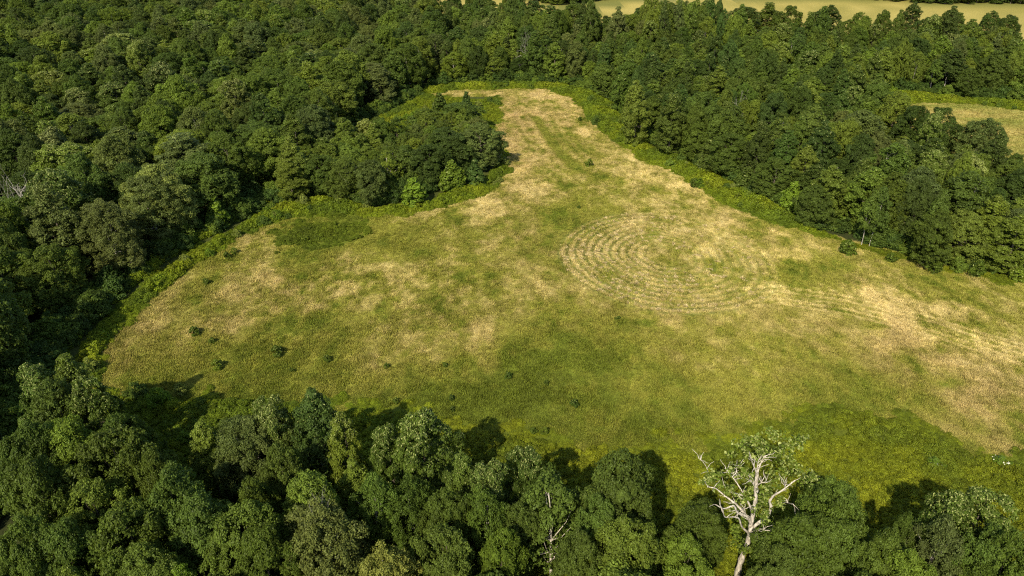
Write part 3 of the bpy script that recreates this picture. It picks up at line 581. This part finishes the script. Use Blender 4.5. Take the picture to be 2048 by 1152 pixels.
x0, y0 = FIELD.min(0)-6; x1, y1 = np.minimum(FIELD.max(0)+6, (220, 346))
nn = 330000; x = RNG.uniform(x0, x1, nn); y = y0 + (y1-y0)*RNG.random(nn)**1.35
k = np.abs(x) < 34+0.66*y; x, y = x[k], y[k]; k = in_field(x, y); x, y = x[k], y[k]
wob, a, rs = ring_strength(x, y); k = ~((rs > 0.1) & (np.cos(2*np.pi*wob/RING_S) < -0.1) & (RNG.random(len(x)) < 0.8)); x, y = x[k][:125000], y[k][:125000]
c = field_colour(x, y)*RNG.uniform(0.82, 1.25, (len(x), 1))
d, b = field_state(x, y); s = RNG.uniform(0.6, 1.25, len(x))*(0.75+0.5*fbm(x/5, y/5, 161, 3))*(0.5+0.45*sst(0.34, 0.6, fbm(x/3.5, y/5, 181, 3))+0.4*sst(0.62, 0.8, fbm(x/2, y/2, 191, 2))); wd = RNG.uniform(0.8, 1.35, len(x))
mx, my = [], []
for nm, dens in (('side', 1.3),):
    Q = MEADOWS[nm]; a0, b0 = Q.min(0); a1, b1 = Q.max(0); k_ = int((a1-a0)*(b1-b0)*dens); xx = RNG.uniform(a0, a1, k_); yy = RNG.uniform(b0, b1, k_)
    k_ = inpoly(xx, yy, Q) & (np.abs(xx) < 34+0.66*yy); mx.append(xx[k_]); my.append(yy[k_])
mx = np.concatenate(mx); my = np.concatenate(my); mc = ground_colour(mx, my)*RNG.uniform(0.8, 1.3, (len(mx), 1))
x = np.r_[x, mx]; y = np.r_[y, my]; c = np.concatenate([c, mc]); s = np.r_[s, RNG.uniform(0.7, 1.3, len(mx))]; wd = np.r_[wd, RNG.uniform(1.1, 1.7, len(mx))]
mass('field_grass', 'patchy green and straw-coloured grass covering the hilltop field', 'grass', np.stack([x, y, hgt(x, y)], 1), RNG.uniform(0, 6.28, len(x)), np.stack([wd, wd, s], 1), c, RNG.integers(0, 4, len(x)), tufts)
# ---- cut hay lying in rings
hay = [obj('hay_model', tuft(60+i, 22, 0.26, 0.36, 0.07, 2.2), link=False) for i in range(3)]
HP, HS, HR = [], [], []
for r in np.arange(4.1, RING_R+0.2, RING_S):
    na = int(2*np.pi*r/1.65); off = RNG.random()
    for i in range(na):
        a = 2*np.pi*(i+off)/na + RNG.normal()*0.3/r; rr = r - 0.5*math.sin(a*2+0.6) - 0.25*math.sin(5*a+2) + RNG.normal()*0.18
        X_, Y_ = RING_C[0]+rr*math.cos(a), RING_C[1]+rr*math.sin(a)
        if RNG.random() > 1.25*float(ring_strength(np.array(X_), np.array(Y_))[2])*(1.0 if math.cos(a) < 0.35 else 0.55): continue
        big = RNG.uniform(0.6, 1.25); sk = RNG.normal()*0.5
        for q in range(int(5*big)+1):
            u, v_ = RNG.normal()*0.34*big, RNG.normal()*0.16*big
            hx_, hy_ = X_+u*math.cos(a+sk)-v_*math.sin(a+sk), Y_+u*math.sin(a+sk)+v_*math.cos(a+sk)
            HP.append((hx_, hy_, float(hgt(hx_, hy_)))); HR.append(a+RNG.normal()*0.6); sz_ = RNG.uniform(0.55, 1.0)*big; HS.append((sz_*1.1, sz_*0.7, sz_*RNG.uniform(0.9, 1.7)))
hc = np.array((0.47, 0.375, 0.18))*RNG.uniform(0.75, 1.2, (len(HP), 1))
mass('cut_hay', 'pale cut hay lying in concentric mown rings', 'hay', HP, HR, HS, hc, RNG.integers(0, 3, len(HP)), hay)

# ------------------------------------------------------------------ shrubs and saplings one can count in the field
SHRUBS = [(435,738,26,'light','round light green sapling alone near the rounded end of the field'),(655,722,18,'mid',None),(555,711,30,'mid',None),(773,736,11,'mid',None),(890,733,11,'mid',None),(1017,756,13,'cool',None),(1093,769,10,'mid',None),
 (1148,812,20,'cool','bushy dark green shrub alone on the green slope of the field'),(903,800,12,'dark',None),(905,822,10,'dark',None),(792,806,12,'mid',None),(425,686,16,'mid',None),(390,670,26,'mid',None),(1090,868,20,'light',None),(1066,866,14,'mid',None),
 (1692,507,34,'mid','dark green bush standing out of the field edge below white trunks'),(1865,545,30,'mid',None),(1952,552,34,'mid',None),(2030,560,32,'light',None),(1780,522,24,'mid',None),(1387,374,20,'mid',None),(1480,416,12,'mid',None),
 (470,508,16,'light',None),(455,517,14,'mid',None),(412,568,14,'mid',None),(1178,333,14,'light',None),(1160,242,9,'mid',None),(1158,417,7,'mid',None),(585,744,10,'mid',None),(1235,640,10,'mid',None)]
for px, py, wpx, tone, lab in SHRUBS:
    x, y = gp(px, py); z = float(hgt(x, y)); d = depth_of(x, y, z); r = (0.95 if wpx < 16 else 0.8)*wpx/2*d/F_PX
    c = np.array(TONES[tone])*np.array((1.1, 1.05, 0.75))*RNG.uniform(0.85, 1.1); v = int(RNG.integers(3))
    t = dict(x=x, y=y, z=z, kd='shrub', v=v, sr=r/1.15, sz=max(r*2.2, 1.1)/2.2*RNG.uniform(0.85, 1.15), rot=RNG.uniform(0, 6.28), c=c)
    at_edge = (py > 500 and px > 1500) or px in (1387, 1480)
    g = None if lab else ('small wild shrub at the edge of the tree belt' if at_edge else f'small {TONE_WORD[tone]} wild shrub in the open field grass')
    plant_thing(t, 'wild_shrub', lab or g, 'shrub', g)
def flowers(seed, n, R):
    rng = np.random.default_rng(seed); V, F = [], []; k = 0
    for i in range(n):
        a = rng.uniform(0, 6.28); r = R*math.sqrt(rng.random()); c = np.array([r*math.cos(a), r*math.sin(a), 1.25+0.35*(1-(r/R)**2)+rng.normal()*0.08]); q = rng.uniform(0.06, 0.11)
        A = np.linspace(0, 6.283, 8, endpoint=False); nz = rng.normal(size=2)*0.3
        rim = np.stack([q*np.cos(A)*rng.uniform(0.8, 1.2, 8), q*np.sin(A)*rng.uniform(0.8, 1.2, 8), -0.05+q*(nz[0]*np.cos(A)+nz[1]*np.sin(A))], 1)+c
        V.append(np.vstack([c, rim])); F += [(k, k+1+j, k+1+(j+1) % 8) for j in range(8)]; k += 9
    return fill_mesh('blossom', np.concatenate(V), F, [M_FLOWER])
for px, py, n, R, lab in ((1868, 930, 34, 1.0, 'flowering shrub with scattered small white blossom heads in tall weeds'), (2000, 927, 34, 1.25, 'flowering shrub with dense bright white blossom heads in tall weeds')):
    x, y = gp(px, py); t = dict(x=x, y=y, z=float(hgt(x, y)), kd='shrub', v=0, sr=1.0, sz=0.62, rot=0.4, c=np.array(TONES['bright']))
    e = plant_thing(t, 'flowering_shrub', lab, 'shrub'); obj('blossom', flowers(px, n, R), e)

# ------------------------------------------------------------------ the old white-limbed tree and the bare dead tree
def limb_pts(pts, sc_, ox, oy, y_plane, bend, rng):
    out = []
    for i, (a, b) in enumerate(pts):
        d = ray(ox+a/sc_, oy+b/sc_); t = (y_plane + bend*i/max(len(pts)-1, 1))/d[1]
        out.append(d*t+np.array([0, 0, CAM_H]))
    return np.array(out)
def smooth(P, k=4):
    P = np.asarray(P); t = np.arange(len(P)); tt = np.linspace(0, len(P)-1, (len(P)-1)*k+1); Q = np.stack([np.interp(tt, t, P[:, i]) for i in range(3)], 1)
    for _ in range(2): Q[1:-1] = 0.25*Q[:-2]+0.5*Q[1:-1]+0.25*Q[2:]
    return Q
rng = np.random.default_rng(5); hx, hy = HERO['x'], HERO['y']; hz = float(hgt(hx, hy))
top_y = hy; K = (3.469, 1300, 820)
e = obj('white_limbed_tree', None); tag(e, 'old half-dead tree with white trunk and crooked bare white limbs', 'tree'); 
tr_px = [(606,1140),(625,1060),(655,975),(680,920),(692,860),(700,790),(722,690),(733,620),(736,560),(738,500),(742,440)]
T = limb_pts(tr_px, *K, top_y, 0, rng); ground_pt = np.array([T[0][0]-0.6, top_y, hz-0.3]); T = np.vstack([ground_pt, (ground_pt+T[0])/2+np.array([0.25, 0, 0]), T])
e.location = (ground_pt[0], ground_pt[1], hz); O = np.array(e.location)
V, Fc = [], []; S = smooth(T); nS = len(S); tube(V, Fc, S-O, np.linspace(0.40, 0.20, nS)*(1+0.14*rng.normal(size=nS)), 10)
tk = obj('trunk', fill_mesh('trunk', np.concatenate(V), np.concatenate(Fc), [M_WHITE], smooth=True), e)
LIMBS = [([(742,440),(722,395),(697,318)],.17,-1.0),([(742,440),(766,378),(790,320)],.19,1.2),([(735,470),(745,400),(750,360)],.12,.6),([(700,790),(684,742),(640,725),(605,715),(590,672),(578,660),(510,690),(460,658)],.30,-2.2),
 ([(690,860),(632,808),(620,748),(580,740),(515,748),(506,692)],.2,-3.0),([(715,730),(690,650),(640,590),(600,580),(535,565)],.24,-.8),([(700,780),(640,700),(600,655),(560,625),(500,580),(455,540),(400,535),(375,480)],.24,1.4),
 ([(400,535),(410,440),(380,370),(338,335)],.08,.8),([(660,600),(600,500),(560,450),(520,405)],.14,2.2),([(572,462),(600,435),(602,392)],.10,.4),([(695,830),(770,768),(818,745),(842,665),(826,632),(862,588),(900,570),(940,540),(1006,488)],.34,-1.6),
 ([(938,540),(935,508)],.12,-.3),([(735,530),(765,506),(800,500),(808,480)],.12,-1.0),([(738,560),(712,505),(690,485)],.11,-.9),([(640,725),(652,700),(656,682)],.14,-.3),([(690,900),(720,890),(752,888)],.09,-.6),([(880,640),(920,638),(990,650)],.07,1.0),([(700,850),(745,822),(800,835)],.1,-1.4)]
TW = {0: (1, 0)}
yo = lambda i: -0.35
for pts, r, bend in LIMBS:
    P = limb_pts(pts, *K, top_y-0.3, bend, rng); S = smooth(P); V, Fc = [], []
    r *= 0.64; tube(V, Fc, S-O, np.linspace(r, r*0.3, len(S))*(1+0.1*rng.normal(size=len(S))), 7)
    for q in range(7):
        i0 = int(rng.integers(len(S)//3, len(S))); p0 = S[i0]-O; dd = unit(unit(S[-1]-S[0])*0.8+rng.normal(size=3)*0.7+np.array([0, 0, 0.3])); pts_ = [p0]
        for k in range(4): dd = unit(dd+rng.normal(size=3)*0.3); pts_.append(pts_[-1]+dd*rng.uniform(0.15, 0.5))
        tube(V, Fc, pts_, np.linspace(0.05, 0.015, 5), 4)
    obj('limb', fill_mesh('limb', np.concatenate(V), np.concatenate(Fc), [M_WHITE], smooth=True), e)
CL = [(870,170,75),(650,205,62),(760,235,75),(960,235,85),(1045,205,55),(620,300,85),(740,300,90),(850,300,95),(955,330,80),(1085,462,75),(1010,420,65),(880,430,95),(800,560,62),(640,430,85),(560,480,62),(440,455,62),(400,490,42),
      (650,610,50),(590,690,42),(760,720,75),(870,510,75),(660,770,50),(610,830,45),(760,810,65),(845,820,45),(700,880,34),(640,960,42),(790,640,55),(905,640,42),(700,560,60),(690,480,60),(1130,470,40),(560,560,40),(480,520,45),(720,980,40),(600,900,45)]
P, NN, SS = [], [], []
for cx, cy, r in CL:
    y_ = top_y + rng.choice([rng.uniform(0.4, 2.6), rng.uniform(-2.2, -0.9)], p=[0.5, 0.5]) ; d = ray(1300+cx/3.469, 820+cy/3.469); t = y_/d[1]; c = d*t+np.array([0, 0, CAM_H])-O; R = r/3.469*float(np.linalg.norm(d*t))/F_PX
    for q in range(int(9+R*4.6)):
        dd = unit(rng.normal(size=3)); cc = c + dd*R*rng.uniform(0.3, 1.0)*np.array([1, 0.9, 0.8]); m_ = 11
        ee = unit(rng.normal(size=(m_, 3))); P.append(cc+ee*0.36); NN.append(unit(ee*0.5+rng.normal(size=(m_, 3))*0.7+np.array([0, -0.1, 0.45]))); SS.append(rng.uniform(0.2, 0.38, m_))
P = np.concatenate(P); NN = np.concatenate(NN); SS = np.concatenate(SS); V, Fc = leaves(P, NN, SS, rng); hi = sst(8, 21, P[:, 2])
cr = obj('crown', fill_mesh('crown', V, Fc, [M_LEAF], {'leaf_shade': np.repeat(rng.random(len(P)), 4), 'pale_gloss': np.repeat((rng.random(len(P)) < 0.05+0.30*hi)*rng.uniform(0.3, 0.9, len(P)), 4)}), e); cr['tint'] = [0.090, 0.128, 0.016]  # upper leaves paler, the sun's gloss painted into their colour
def bare_tree(seed, H, r0):
    rng = np.random.default_rng(seed); V, Fc = [], []
    def grow(p, d, L, r, depth):
        n_ = 5; pts = [p]; q = p
        for i in range(n_-1):
            d = unit(d+rng.normal(size=3)*0.16+np.array([0, 0, 0.05])); q = q+d*L/(n_-1); pts.append(q)
        tube(V, Fc, pts, np.linspace(r, r*0.5, n_), 6 if depth < 2 else 4)
        if depth >= 4: return
        for k in range(3 if depth else 5):
            i = rng.integers(2, n_); a = unit(d*0.75+rng.normal(size=3)*0.62+np.array([0, 0, 0.15])); grow(pts[i], a, L*rng.uniform(0.5, 0.72), r*0.52, depth+1)
    grow(np.array([0, 0, -0.3]), np.array([0.05, 0, 1.0]), H*0.5, r0, 0)
    return fill_mesh('branches', np.concatenate(V), np.concatenate(Fc), [M_GREY], smooth=True)
for sd, px, py, H_, r0, lab in ((11, 660, 1000, 21, 0.16, 'slim bare dead tree poking through the feathery crowns of the near row'),
                               (13, 1462, 190, 19, 0.2, 'leafless pale snag inside the tree belt facing the mown rings'), (14, 1056, 70, 21, 0.2, 'thin pale dead tree in the wood behind the field tip'), (15, 14, 385, 19, 0.26, 'broken bare tree beside the large grey dead tree in the forest')):
    x, y = gp(px, py, H_*0.92); q = obj('dead_tree', bare_tree(sd, H_*1.15, r0)); q.location = (x, y, float(hgt(x, y))); q.scale = (0.38, 0.38, 1) if sd < 13 else (0.6, 0.6, 1); tag(q, lab, 'tree')
dead = obj('dead_tree', bare_tree(3, 20, 0.36)); dead.location = (DEADP[0], DEADP[1], float(hgt(*DEADP))); tag(dead, 'bare dead tree with grey leafless branches amid the green forest', 'tree')
print('trees', len(REAL), 'things', min(N_THINGS, len(REAL)), 'rest', len(rest), 'weeds', sum(map(len, WP)), 'under', len(UP), 'hay', len(HP))
